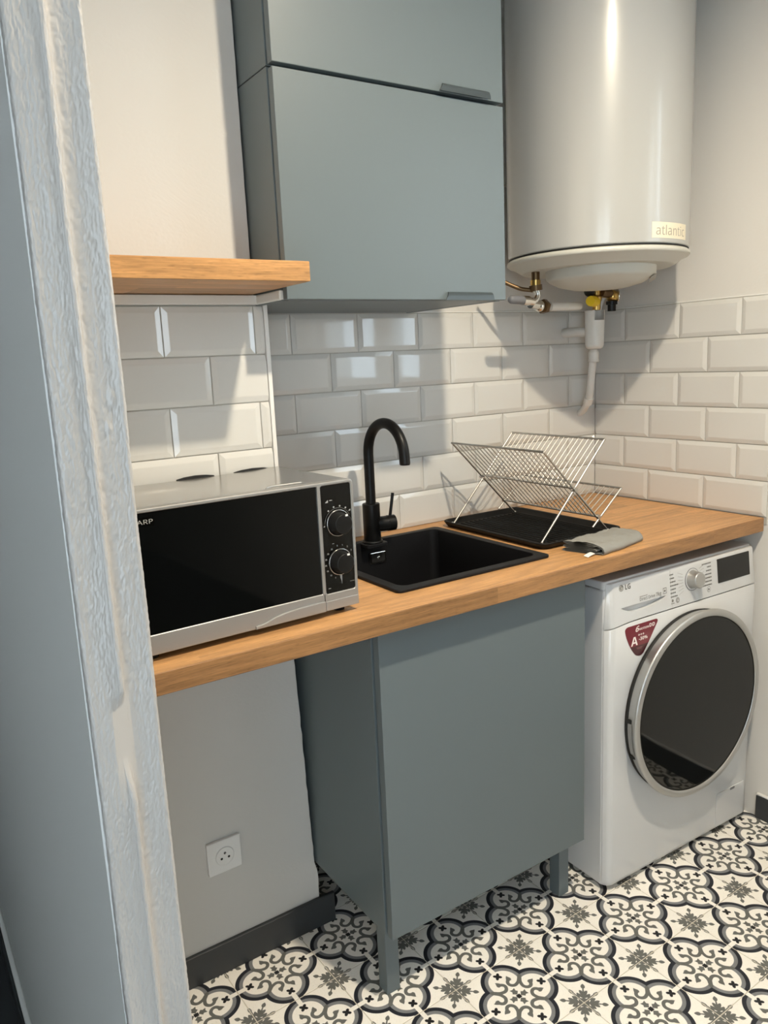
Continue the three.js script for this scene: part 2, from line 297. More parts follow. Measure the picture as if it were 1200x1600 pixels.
// ------------------------------------------------------------------ bevelled wall tiles
const Q = 0.102, PT = 0.202, TOP = 0.925;
const tileCache = new Map();
function bevelTile(w, h, bl = 1, br = 1, bt = 1, bb = 1) {
  const key = [w.toFixed(4), h.toFixed(4), bl, br, bt, bb].join();
  if (tileCache.has(key)) return tileCache.get(key);
  const B = 0.0125, x0 = -w / 2, x1 = w / 2, y0 = -h / 2, y1 = h / 2, e = 0.0052, d = 0.0088, s = 0.0012;
  const ring = (k, z) => [[x0 + k * bl, y0 + k * bb, z], [x1 - k * br, y0 + k * bb, z], [x1 - k * br, y1 - k * bt, z], [x0 + k * bl, y1 - k * bt, z]];
  const rings = [ring(0, 0), ring(0, e - s), ring(s * 0.5, e), ring(B - 0.001, d - 0.0003), ring(B + 0.001, d)], pos = [], nor = [], q = (a, b, c, dd) => pos.push(...a, ...b, ...c, ...a, ...c, ...dd);
  for (let r = 0; r < rings.length - 1; r++) for (let i = 0; i < 4; i++) { const j = (i + 1) % 4; q(rings[r][i], rings[r][j], rings[r + 1][j], rings[r + 1][i]); }
  q(...rings[rings.length - 1]);
  const g = new THREE.BufferGeometry(); g.setAttribute('position', new THREE.Float32BufferAttribute(pos, 3)); g.computeVertexNormals();
  tileCache.set(key, g); return g;
}
const tileMats = [1, 0.985, 0.97].map((k) => { const m = M.tile.clone(); m.color.multiplyScalar(k); return m; });
function putTile(parent, w, h, x, y, z, turn, cuts = [1, 1, 1, 1]) {
  const t = mesh('wall_tile', bevelTile(w, h, ...cuts), tileMats[Math.floor(rnd() * 3)], parent);
  t.position.set(x, y, z); t.rotation.set(rr(-0.004, 0.004), turn + rr(-0.006, 0.006), 0);
}
{
  mesh('grout', span(-1.325, -0.0004, TOP - 0.02, 1.5375, 0, 0.0026), M.grout, wallBack);
  mesh('sealant', span(-1.325, -0.004, 1.5375, 1.5415, 0, 0.0042, 0.0015), M.whitePaint, wallBack);
  for (let r = 1; r <= 6; r++) {
    const y = TOP + Q * (6 - r) + Q / 2; let edges = [-0.0095];
    for (let k = 0; k < 8; k++) { const x = -(0.1277 + (k + (r % 2 ? 0.03 : -0.53 + 0.0)) * PT); if (x < -0.03 && x > -1.31) edges.push(x); }
    edges.push(-1.322);
    for (let i = 0; i < edges.length - 1; i++) { const a = edges[i], b = edges[i + 1], w = a - b - 0.002; if (w > 0.012) putTile(wallBack, w, Q - 0.002, (a + b) / 2, y, 0.0005, 0, [i < edges.length - 2 ? 1 : 0, i > 0 ? 1 : 0, 1, 1]); }
  }
  const zEnd = 0.6315;
  mesh('grout', span(-0.0026, 0, TOP - 0.02, 1.5375, 0.0004, zEnd), M.grout, wallRight);
  mesh('sealant', span(-0.0042, 0, 1.5375, 1.5415, 0.004, zEnd, 0.0015), M.whitePaint, wallRight);
  for (let r = 1; r <= 6; r++) {
    const y = TOP + Q * (6 - r) + Q / 2, edges = [0.0095];
    for (let k = -1; k < 4; k++) { const z = 0.1255 + (k + (r % 2 ? 0.015 : 0.5)) * PT; if (z > 0.03 && z < 0.61) edges.push(z); }
    edges.push(zEnd);
    for (let i = 0; i < edges.length - 1; i++) { const a = edges[i], b = edges[i + 1], w = b - a - 0.002; putTile(wallRight, w, Q - 0.002, -0.0005, y, (a + b) / 2, -PI / 2, [i > 0 ? 1 : 0, i < edges.length - 2 || r % 2 === 0 ? 1 : 0, 1, 1]); }
  }
  mesh('grout', span(-1.925, -1.336, TOP - 0.02, 1.5375, JUT, JUT + 0.0026), M.grout, wallLeft);
  for (let r = 1; r <= 6; r++) {
    const y = TOP + Q * (6 - r) + Q / 2, edges = r % 2 ? [-1.336, -1.358, -1.56, -1.762, -1.924] : [-1.336, -1.464, -1.666, -1.868, -1.924];
    for (let i = 0; i < 4; i++) { const a = edges[i], b = edges[i + 1], w = a - b - 0.002; putTile(wallLeft, w, Q - 0.002, (a + b) / 2, y, JUT + 0.0005, 0, [i < 3 ? 1 : 0, i > 0 ? 1 : 0, 1, 1]); }
  }
  mesh('corner_trim', span(-1.3355, -1.3255, TOP, 1.545, JUT - 0.03, JUT + 0.0105, 0.002), M.whitePaint, wallLeft);
}
// skirting
structMesh('baseboard_left', ext(poly([[-1.925, 0], [-1.256, 0], [-1.256, 0.079], [-1.925, 0.079]]), 0.011, 0.0015, 1).translate(0, 0, JUT), M.skirting);
structMesh('baseboard_right', span(-0.0115, 0, 0, 0.0735, 0.645, 2.95, 0.0015), M.skirting);
structMesh('trim_3', span(-0.009, 0, 0.0735, 0.080, 0.645, 2.95, 0.002), M.whitePaint);
structMesh('baseboard_back', span(-1.28, -0.012, 0, 0.075, 0, 0.011, 0.0015), M.skirting);
// ------------------------------------------------------------------ worktop with the cut-out for the sink
{
  const s = poly([[-1.923, 0.0005], [-1.328, 0.0005], [-0.0098, 0.0005], [-0.0098, -0.6275], [-1.923, -0.6275]]);
  s.holes.push(rrect(-1.185, -0.768, -0.519, -0.090, 0.02, THREE.Path));
  const g = ext(s, 0.04, 0.0022, 4).rotateX(-PI / 2).translate(0, TOP - 0.04, 0);
  const notch = poly([[-1.93, 0.01], [-1.327, 0.01], [-1.327, -JUT - 0.010], [-1.93, -JUT - 0.010]]);
  const cut = new Brush(ext(notch, 0.2).rotateX(-PI / 2).translate(0, 0.8, 0)), whole = new Brush(g, [M.oakTop, M.oakEdge]);
  cut.updateMatrixWorld(); whole.updateMatrixWorld(); cut.material = M.oakEdge;
  const ev = new Evaluator(); ev.useGroups = true; const res = ev.evaluate(whole, cut, SUBTRACTION);
  const t = mesh('countertop', res.geometry, res.material);
  tag(t, 'long oak-effect countertop spanning the washing machine, the sink cabinet and the left wall', 'countertop');
}
// ------------------------------------------------------------------ wall shelf and its painted batten
{
  const s = poly([[-1.922, -JUT - 0.001], [-1.358, -JUT - 0.001], [-1.358, -0.52], [-1.922, -0.52]]);
  const m2 = M.oakEdge.clone(); m2.color.setRGB(1, 1, 0.95); m2.map = oakEdge.clone(); m2.map.offset.set(0.28, 0.62); m2.map.repeat.set(0.5, 1.2); m2.map.needsUpdate = true;
  tag(mesh('wall_shelf', ext(s, 0.036, 0.001, 1).rotateX(-PI / 2).translate(0, 1.560, 0), [M.oakTop, m2]), 'short thick oak-effect shelf fixed to the left wall above the microwave', 'shelf');
  const b = thing('shelf_batten', 'white-painted wooden batten with a corbel end just under the oak shelf', 'batten');
  mesh('rail', span(-1.922, -1.352, 1.539, 1.5585, JUT + 0.0005, JUT + 0.016, 0.002), M.whitePaint, b);
  const c = new RoundedBoxGeometry(0.030, 0.0200, 0.125, 3, 0.004), p = c.attributes.position;
  for (let i = 0; i < p.count; i++) p.setXYZ(i, p.getX(i) + 0.0012 * nz(p.getX(i) * 90, p.getZ(i) * 60, 3), p.getY(i) + 0.0012 * nz(p.getY(i) * 90, p.getZ(i) * 50, 8), p.getZ(i));
  c.computeVertexNormals();
  mesh('corbel', c.translate(-1.338, 1.5488, JUT + 0.065), M.whitePaint, b);
}

// ------------------------------------------------------------------ cabinets
function edgePull(len) {                                          // pull wrapped over a door's lower edge, ends cut at a slant
  const N = 10, prof = [];
  for (let i = 0; i <= N; i++) { const a = i / N * PI * 0.5; prof.push([0.0005 + 0.013 * Math.sin(a), 0.017 - 0.019 * (1 - Math.cos(a))]); }
  const inner = prof.map(([z, y]) => [z - 0.0016, y - 0.0003]).reverse();
  const g = ext(poly([...prof, ...inner]), len, 0, 1).rotateY(PI / 2);
  const p = g.attributes.position;                                // extruded along x after turning; slant the left end
  for (let i = 0; i < p.count; i++) if (p.getX(i) < len * 0.2) p.setX(i, p.getX(i) + 0.9 * Math.max(0, p.getY(i) + 0.002));
  const flip = g.attributes.position; for (let i = 0; i < flip.count; i++) flip.setZ(i, -flip.getZ(i));
  const idx = g.toNonIndexed(), q = idx.attributes.position; for (let i = 0; i < q.count; i += 3) { const a = [q.getX(i), q.getY(i), q.getZ(i)]; q.setXYZ(i, q.getX(i + 1), q.getY(i + 1), q.getZ(i + 1)); q.setXYZ(i + 1, ...a); }
  idx.computeVertexNormals(); return toCreasedNormals(idx, 0.7);
}
function wallCabinet(y0, y1, label) {
  const c = thing('wall_cabinet', label, 'cabinet', [-1.348, y0, 0.001]);
  const h = y1 - y0, W = 0.586;
  mesh('side_panel', span(0, 0.016, 0, h - 0.001, 0, 0.375, 0.0012), M.cabinet, c);
  mesh('side_panel', span(W - 0.016, W, 0, h - 0.001, 0, 0.375, 0.0012), M.cabinet, c);
  mesh('bottom_panel', span(0.016, W - 0.016, 0.0008, 0.017, 0, 0.374), M.cabinet, c);
  mesh('top_panel', span(0.016, W - 0.016, h - 0.018, h - 0.002, 0, 0.374), M.cabinet, c);
  mesh('back_panel', span(0.016, W - 0.016, 0.017, h - 0.018, 0, 0.004), M.cabinetDark, c);
  const d = mesh('door', span(0.0015, W - 0.0015, 0.001, h - 0.006, 0.379, 0.398, 0.0015), M.cabinet, c);
  mesh('handle', edgePull(0.145).translate(0.392, 0.0015, 0.398), M.pull, d);
  return c;
}
wallCabinet(1.5375, 1.9735, 'lower grey-blue wall cabinet with a lift-up door directly above the tiles');
wallCabinet(1.9745, 2.41, 'upper grey-blue wall cabinet stacked on the lower one, cut by the photo top');
{
  const c = thing('base_cabinet', 'grey-blue sink cabinet on square legs under the countertop beside the washing machine', 'cabinet', [-1.295, 0, 0.002]);
  const W = 0.602, Y0 = 0.172, Y1 = 0.884;
  mesh('side_panel', span(0, 0.018, Y0, Y1, 0, 0.562, 0.0012), M.cabinet, c);
  mesh('side_panel', span(W - 0.018, W, Y0, Y1, 0, 0.562, 0.0012), M.cabinet, c);
  mesh('bottom_panel', span(0.018, W - 0.018, Y0 + 0.001, Y0 + 0.018, 0, 0.56), M.cabinet, c);
  mesh('back_panel', span(0.018, W - 0.018, Y0 + 0.018, 0.70, 0.02, 0.026), M.cabinetDark, c);
  mesh('door', span(0.003, W - 0.001, Y0 + 0.001, Y1 - 0.003, 0.566, 0.586, 0.0015), M.cabinet, c);
  for (const [x, z] of [[0.027, 0.525], [W - 0.03, 0.525], [0.027, 0.06], [W - 0.03, 0.06]]) mesh('leg', span(x - 0.0175, x + 0.0175, 0, Y0, z - 0.0175, z + 0.0175, 0.002), M.cabinet, c);
}

// ------------------------------------------------------------------ sink and tap
{
  const s = thing('kitchen_sink', 'square black composite sink set into the countertop left of the drainer tray', 'sink');
  const outer = rrect(-1.201, -0.753, -0.534, -0.077, 0.014); outer.holes.push(rrect(-1.176, -0.777, -0.510, -0.099, 0.022, THREE.Path));
  mesh('rim', ext(outer, 0.0075, 0.0022, 3).rotateX(-PI / 2).translate(0, TOP, 0), M.sink, s);
  const sec = (k, y, rad) => { const pts = [], x0 = -1.176 + k, x1 = -0.777 - k, z0 = 0.099 + k, z1 = 0.510 - k; for (const [cx, cz, a0] of [[x1 - rad, z1 - rad, 0], [x0 + rad, z1 - rad, PI / 2], [x0 + rad, z0 + rad, PI], [x1 - rad, z0 + rad, 1.5 * PI]]) for (let i = 0; i <= 6; i++) { const a = a0 + i / 6 * PI / 2; pts.push([cx + rad * Math.cos(a), y, cz + rad * Math.sin(a)]); } pts.push(pts[0]); return pts; };
  const rows = [sec(-0.002, TOP + 0.004, 0.022), sec(0.001, TOP + 0.001, 0.022), sec(0.003, TOP - 0.08, 0.022), sec(0.006, TOP - 0.168, 0.022), sec(0.012, TOP - 0.179, 0.02), sec(0.03, TOP - 0.184, 0.02)];
  const wallG = grid(28, rows.length - 1, (u, v) => rows[Math.round(v * (rows.length - 1))][Math.round(u * 28)]);
  const fl = new THREE.ShapeGeometry(rrect(-1.146, -0.807, -0.480, -0.129, 0.02)).rotateX(-PI / 2).translate(0, TOP - 0.184, 0);
  mesh('basin', mergeGeometries([wallG.toNonIndexed(), fl.toNonIndexed()].map((g) => { for (const k of Object.keys(g.attributes)) if (!['position', 'normal', 'uv'].includes(k)) g.deleteAttribute(k); return g; })), Object.assign(M.sink.clone(), { side: THREE.DoubleSide }), s);
  mesh('tap_ledge', ext(rrect(-1.026, -0.958, -0.136, -0.095, 0.010), 0.0105, 0.002, 2).rotateX(-PI / 2).translate(0, TOP - 0.0045, 0), M.sink, s);
  const o = mesh('overflow', ext(rrect(-0.026, 0.026, -0.0155, 0.0155, 0.004), 0.005, 0.0015, 2).translate(-0.975, 0.884, 0.1015), M.chrome, s);
  mesh('slot', ext(rrect(-0.021, 0.021, -0.011, 0.011, 0.003), 0.002).translate(-0.975, 0.884, 0.1056), M.dark, o);
  mesh('screw', new THREE.SphereGeometry(0.0055, 16, 10).scale(1, 1, 0.5).translate(-0.975, 0.884, 0.108), M.chrome, o);
  mesh('drain', lathe([[0, 0.002], [0.030, 0.002], [0.042, 0.004], [0.045, 0.001], [0.045, 0]], 32).translate(-0.977, TOP - 0.184, 0.30), M.chrome, s);
}
{
  const t = thing('mixer_tap', 'matt black mixer tap with a high swan-neck spout behind the sink', 'tap', [-0.992, TOP + 0.0060, 0.109]);
  mesh('base_ring', lathe([[0, 0], [0.0275, 0], [0.028, 0.002], [0.0275, 0.005], [0.025, 0.006], [0, 0.006]], 40), M.tap, t);
  mesh('body', lathe([[0, 0.005], [0.0235, 0.005], [0.0235, 0.104], [0.0225, 0.106], [0.014, 0.106], [0, 0.106]], 40), M.tap, t);
  const pts = [[0, 0.10, 0], [0, 0.16, 0], [0, 0.225, 0]], R = 0.083, cy = 0.240; for (let i = 0; i <= 14; i++) { const a = PI - i / 14 * PI; pts.push([0, cy + R * Math.sin(a), R + R * Math.cos(a)]); }
  pts.push([0, cy - 0.014, 2 * R + 0.001]);
  const sp = mesh('spout', tube(pts, 0.0135, 90, 18), M.tap, t);
  mesh('aerator', lathe([[0, 0], [0.0125, 0], [0.0128, 0.006], [0, 0.006]], 24).translate(0, cy - 0.0165, 2 * R + 0.001), M.tap, sp);
  mesh('cartridge', rod([0.012, 0.047, 0.004], [0.058, 0.047, 0.012], 0.0205, 32), M.tap, t);
  const hd = mesh('handle_cap', rod([0.0435, 0.047, 0.0095], [0.064, 0.047, 0.013], 0.0212, 32), M.tap, t);
  mesh('lever', rod([0.052, 0.064, 0.011], [0.062, 0.128, 0.014], 0.0042, 12), M.tap, hd);
}

// ------------------------------------------------------------------ drainer tray and folding dish rack
{
  const t = thing('drip_tray', 'black ribbed drip tray under the wire dish rack beside the sink', 'tray', [-0.575, TOP, 0.271], -0.012);
  const hw = 0.150, hd = 0.213, lv = (k, r) => { const o = [], x = hw - k, z = hd - k; for (const [cx, cz, a0] of [[x - r, z - r, 0], [-x + r, z - r, PI / 2], [-x + r, -z + r, PI], [x - r, -z + r, 1.5 * PI]]) for (let i = 0; i <= 6; i++) { const a = a0 + i / 6 * PI / 2; o.push([cx + r * Math.cos(a), cz + r * Math.sin(a)]); } o.push(o[0]); return o; };
  const prof = [[0.018, 0.0005], [0.010, 0.002], [0.002, 0.012], [0, 0.0155], [0.001, 0.0175], [0.006, 0.0178], [0.010, 0.0155], [0.018, 0.0062], [0.026, 0.0048]].map(([k, y]) => lv(k, Math.max(0.008, 0.03 - k)).map((p) => [p[0], y, p[1]]));
  const g = grid(28, prof.length - 1, (u, v) => prof[Math.round(v * (prof.length - 1))][Math.round(u * 28)]);
  mesh('lip', g, Object.assign(M.trayPlastic.clone(), { side: THREE.DoubleSide }), t);
  mesh('base', span(-hw + 0.022, hw - 0.022, 0.0008, 0.0052, -hd + 0.022, hd - 0.022, 0.002), M.trayPlastic, t);
  const rib = new THREE.CapsuleGeometry(0.0028, 2 * hd - 0.075, 4, 8).rotateX(PI / 2).scale(1, 1.1, 1);
  for (let i = 0; i < 15; i++) mesh('rib', rib, M.trayPlastic, t).position.set(-0.116 + i * 0.0166, 0.0055, 0);
}
{
  const r = thing('dish_rack', 'folding X-shaped steel wire dish rack standing on the black tray', 'dish rack');
  const z0 = 0.098, z1 = 0.459, at = (p, z) => [p[0], p[1], z];
  const frame = (top, end, gridEnd, n, crossings, label) => {
    const f = new THREE.Group(); f.name = 'rack_frame'; r.add(f);
    const zz = label === 'B' ? 0.0045 : label === 'C' ? -0.004 : 0;
    for (const z of [z0 + zz, z1 - zz]) mesh('side_rod', rod(at(top, z), at(end, z), 0.0028, 10), M.steel, f);
    mesh('top_bar', rod(at(top, z0 + zz - 0.002), at(top, z1 - zz + 0.002), 0.0030, 10), M.steel, f);
    for (const c of crossings) mesh('cross_bar', rod(at(c, z0 + zz - 0.004), at(c, z1 - zz + 0.006), 0.0032, 10), M.steel, f);
    const w = rod(at(top, 0), at(gridEnd, 0), 0.00135, 6);
    for (let i = 1; i < n; i++) mesh('wire', w, M.steel, f).position.z = z0 + zz + (z1 - z0 - 2 * zz) * i / n;
    return f;
  };
  const A0 = [-0.702, 1.170], PIV = [-0.593, 1.0615], A1 = [-0.4655, 0.9345], LOW = [-0.506, 0.9785], B0 = [-0.476, 1.180], B1 = [-0.7085, 0.9365], C0 = [-0.4185, 1.0435], C1 = [-0.528, 0.953];
  frame(A0, A1, LOW, 20, [LOW], 'A');
  frame(B0, B1, [PIV[0] + 0.003, PIV[1] + 0.006], 20, [[PIV[0], PIV[1] + 0.004]], 'B');
  frame(C0, C1, [LOW[0], LOW[1] + 0.005], 20, [], 'C');
  for (const [p, z] of [[PIV, z0 - 0.003], [PIV, z1 + 0.003], [LOW, z0 - 0.003], [LOW, z1 + 0.003]]) mesh('hinge', rod([p[0], p[1], z - 0.004], [p[0], p[1], z + 0.004], 0.0055, 14), M.steel, r);
  const cap = new THREE.SphereGeometry(0.0042, 12, 8); for (const p of [A1, B1]) for (const z of [z0, z1]) mesh('foot_cap', cap.clone().translate(p[0], p[1] + 0.0012, z), M.steel, r);
}
// ------------------------------------------------------------------ folded cloth
{
  const c = thing('dish_cloth', 'grey cloth folded into a pad at the front of the countertop by the tray', 'cloth', [-0.672, TOP, 0.554], 0.10);
  const H = [[0.050, 0.0026], [-0.040, 0.0024], [-0.0475, 0.0048], [-0.040, 0.0074], [0.030, 0.0078], [0.0375, 0.0102], [0.030, 0.0126], [-0.038, 0.0128], [-0.0460, 0.0152], [-0.038, 0.0178], [0.024, 0.0184], [0.0320, 0.0206], [0.020, 0.0230], [-0.034, 0.0236], [-0.046, 0.0262], [-0.030, 0.0284], [0.024, 0.0276], [0.050, 0.0205], [0.0565, 0.0105], [0.054, 0.0022]];
  const cv = new THREE.CatmullRomCurve3(H.map((p) => V(p[1], p[0], 0)), false, 'centripetal'), N = 130, L = 60, T = 0.0017, ring = [];
  for (let i = 0; i <= N; i++) { const p = cv.getPoint(i / N), t = cv.getTangent(i / N); ring.push([p.y - t.x * T * -1, p.x + t.y * T * -1, p.y + t.x * T * -1, p.x - t.y * T * -1]); }
  const loop = [...ring.map((q) => [q[0], q[1]]), ...ring.map((q) => [q[2], q[3]]).reverse()]; loop.push(loop[0]);
  const n = loop.length - 1;
  const f = (u, v) => { const q = loop[Math.round(u * n)]; const s = v; let w = 1 - 0.16 * s * s - 0.30 * Math.max(0, s - 0.86) / 0.14, h = 0.92 - 0.22 * s - 0.40 * Math.max(0, s - 0.86) / 0.14;
    const x = s * 0.252 + 0.010 * (q[0] / 0.05) * (s < 0.5 ? 1 - 2 * s : 0) + 0.003 * nz(q[0] * 30, s * 3, 4) - 0.022 * Math.abs(q[0] / 0.055) ** 2 * Math.max(0, s - 0.7) / 0.3;
    const lump = 0.0030 * (q[1] / 0.024) * nz(s * 5, q[0] * 24, 2) + 0.0022 * (q[1] / 0.024) * nz(s * 13, q[0] * 60, 6) - 0.0030 * (q[1] / 0.024) * Math.exp(-((s - 0.18 - q[0] * 1.1) ** 2) / 0.0016);
    return [x, Math.max(0.0006, q[1] * h + lump), q[0] * w + 0.004 * nz(s * 4, 1, 7) - 0.022 * s * s * 0.6]; };
  const g = grid(n, L, f);
  mesh('fabric', g, Object.assign(M.cloth.clone(), { side: THREE.DoubleSide }), c);
  mesh('care_label', grid(6, 4, (u, v) => [-0.022 + 0.028 * u - 0.006 * v, 0.0016 + 0.004 * u + 0.001 * Math.sin(u * 3), 0.024 + 0.018 * v]), Object.assign(M.labelCloth.clone(), { side: THREE.DoubleSide }), c).userData.label = 'white care label';
}

// ------------------------------------------------------------------ microwave
{
  const W = 0.442, H = 0.252, D = 0.298, m = thing('microwave_oven', 'silver and black microwave oven with two round dials on the countertop', 'microwave', [-1.757, TOP + 0.012, 0.5775], 0.034);
  const SE = 0.364;                                               // seam between door and control panel
  mesh('casing', span(0.004, W - 0.004, 0.004, H - 0.001, -D, -0.022, 0.004), M.mwTop, m);
  { const cas = m.children[0].geometry, p = cas.attributes.position; for (let i = 0; i < p.count; i++) if (p.getY(i) > H * 0.8) p.setY(i, p.getY(i) - 0.0030); cas.computeBoundingBox(); }
  mesh('top_panel', grid(40, 4, (u, v) => [0.007 + (W - 0.014) * u, H - 0.0038 + 0.0036 * (2 * u - 1) ** 2, -0.022 - (D - 0.024) * v]).scale(1, 1, 1), Object.assign(M.mwTop.clone(), { side: THREE.DoubleSide }), m);
  // front bezel
  const fr = rrect(0, W, 0, H, 0.009); fr.holes.push(rrect(0.0065, SE - 0.003, 0.036, H - 0.0065, 0.003, THREE.Path), rrect(SE + 0.0045, W - 0.0065, 0.034, H - 0.0065, 0.004, THREE.Path));
  mesh('front_bezel', ext(fr, 0.024, 0.0022, 3).translate(0, 0, -0.024), M.silverPaint, m);
  const d = mesh('door', span(0.003, SE - 0.002, 0.035, H - 0.005, -0.020, -0.0022, 0.001), M.blackGlass, m);
  mesh('window_frame_line', span(SE - 0.0035, SE + 0.0008, 0.036, H - 0.006, -0.006, 0.0004), M.silver, d);
  // pull strip along the bottom of the door: its lip is scooped away towards the left
  const lip = new THREE.Shape(); lip.moveTo(0.214, 0.001); lip.lineTo(SE - 0.001, 0.001); lip.lineTo(SE - 0.001, 0.0215); lip.bezierCurveTo(0.318, 0.0225, 0.268, 0.021, 0.244, 0.012); lip.bezierCurveTo(0.234, 0.008, 0.224, 0.007, 0.214, 0.007); lip.closePath();
  mesh('door_pull', ext(lip, 0.006, 0.0014, 2).translate(0, 0, -0.002), M.silverPaint, d);
  mesh('seam', span(SE - 0.0008, SE + 0.0008, 0.0005, 0.034, -0.004, 0.0003), M.dark, m);
  const pn = mesh('control_panel', span(SE + 0.004, W - 0.005, 0.033, H - 0.005, -0.020, -0.0018, 0.001), M.blackGlass, m);
  mesh('lower_trim', span(SE + 0.002, W - 0.001, 0.001, 0.0195, -0.003, 0.0012, 0.001), M.silverPaint, m);
  for (const [x, y] of [[0.404, 0.170], [0.4035, 0.093]]) {
    const k = mesh('knob', lathe([[0, 0.022], [0.0175, 0.022], [0.0195, 0.0205], [0.0210, 0.003], [0.0255, 0.0015], [0.0262, 0], [0, 0]], 48).rotateX(PI / 2).translate(x, y, -0.0018), M.blackPlastic, m);
    mesh('ring', new THREE.TorusGeometry(0.0252, 0.0007, 8, 64, PI * 1.45).rotateZ(PI * 0.19).translate(x, y, 0.0006), M.chrome, k).userData.label = 'thin chrome ring';
    mesh('pointer', span(x + 0.004, x + 0.0095, y + 0.0150, y + 0.0185, 0.0195, 0.0205), M.labelCloth, k).userData.label = 'white pointer mark';
  }
  const d2 = decal('dial_print', 0.070, 0.210, 4000, (g, w, h) => {
    const X = (x) => (x - 0.369) / 0.070 * w, Y = (y) => h - (y - 0.035) / 0.210 * h; g.fillStyle = '#9a9a98'; g.strokeStyle = '#9a9a98'; g.lineWidth = 3;
    const tri = (x, y, s) => { g.beginPath(); g.moveTo(X(x), Y(y)); g.lineTo(X(x + s), Y(y)); g.lineTo(X(x + s), Y(y + s * 0.8)); g.closePath(); g.fill(); };
    tri(0.377, 0.212, 0.007); g.font = 'bold 15px sans-serif'; g.fillRect(X(0.387), Y(0.2165), 26, 6);
    for (const a of [128, 104, 80, 56]) { const b = a * PI / 180, x = 0.404 + 0.033 * Math.cos(b), y = 0.170 + 0.033 * Math.sin(b); g.beginPath(); g.arc(X(x), Y(y), 7, 0, 2 * PI); g.fill(); }
    tri(0.4285, 0.190, 0.005); tri(0.434, 0.172, 0.004); tri(0.3705, 0.166, 0.004);
    g.beginPath(); g.arc(X(0.404), Y(0.170), 0.0295 / 0.07 * w, PI * 1.0, PI * 1.86); g.lineWidth = 1.5; g.stroke();
    const nums = ['0', '1', '2', '3', '4', '5', '', '', '', '6', '8', '10', '15', '20', '25', '30', '35'];
    g.font = 'bold 17px sans-serif'; g.textAlign = 'center'; g.textBaseline = 'middle';
    nums.forEach((s, i) => { const b = (98 - i * 21) * PI / 180, x = 0.4035 + 0.0325 * Math.cos(b), y = 0.093 + 0.0325 * Math.sin(b); if (s && x < 0.434) g.fillText(s, X(x), Y(y)); });
    g.beginPath(); g.moveTo(X(0.4015), Y(0.066)); g.lineTo(X(0.4065), Y(0.066)); g.lineTo(X(0.4055), Y(0.047)); g.closePath(); g.fill();
    g.fillRect(X(0.388), Y(0.1315), 18, 5); g.fillRect(X(0.424), Y(0.050), 44, 3); g.fillRect(X(0.374), Y(0.0445), 22, 5);
  }, pn); d2.position.set(0.404, 0.140, -0.0012);
  const lg = decal('maker_name', 0.062, 0.016, 6000, (g, w, h) => { g.fillStyle = '#9a9996'; g.font = '62px sans-serif'; g.textAlign = 'right'; g.textBaseline = 'middle'; g.save(); g.scale(1.5, 1); g.fillText('SHARP', w / 1.5 - 4, h / 2); g.restore(); }, d); lg.position.set(0.017, 0.230, -0.0016);
  for (const [x, s] of [[0.244, 0.082], [0.376, 0.088]]) mesh('spacer', ext(poly([[-s / 2, -0.006], [s / 2, -0.006], [s / 2, 0], [s * 0.3, 0.0030], [0, 0.0044], [-s * 0.3, 0.0030], [-s / 2, 0]]), 0.006, 0).translate(x, H - 0.0024, -D - 0.0055), M.dark, m);
  const vent = mesh('top_trim', tube([[0.262, H - 0.0005, -0.016], [0.272, H + 0.0012, -0.026], [0.292, H + 0.0016, -0.030], [0.345, H + 0.0012, -0.030]], 0.0016, 24, 8), M.silver, m);
  for (const x of [0.03, W - 0.03]) for (const z of [-0.03, -D + 0.04]) mesh('foot', lathe([[0, 0], [0.011, 0], [0.012, 0.014], [0, 0.016]], 20).translate(x, -0.012, z), M.dark, m);
}

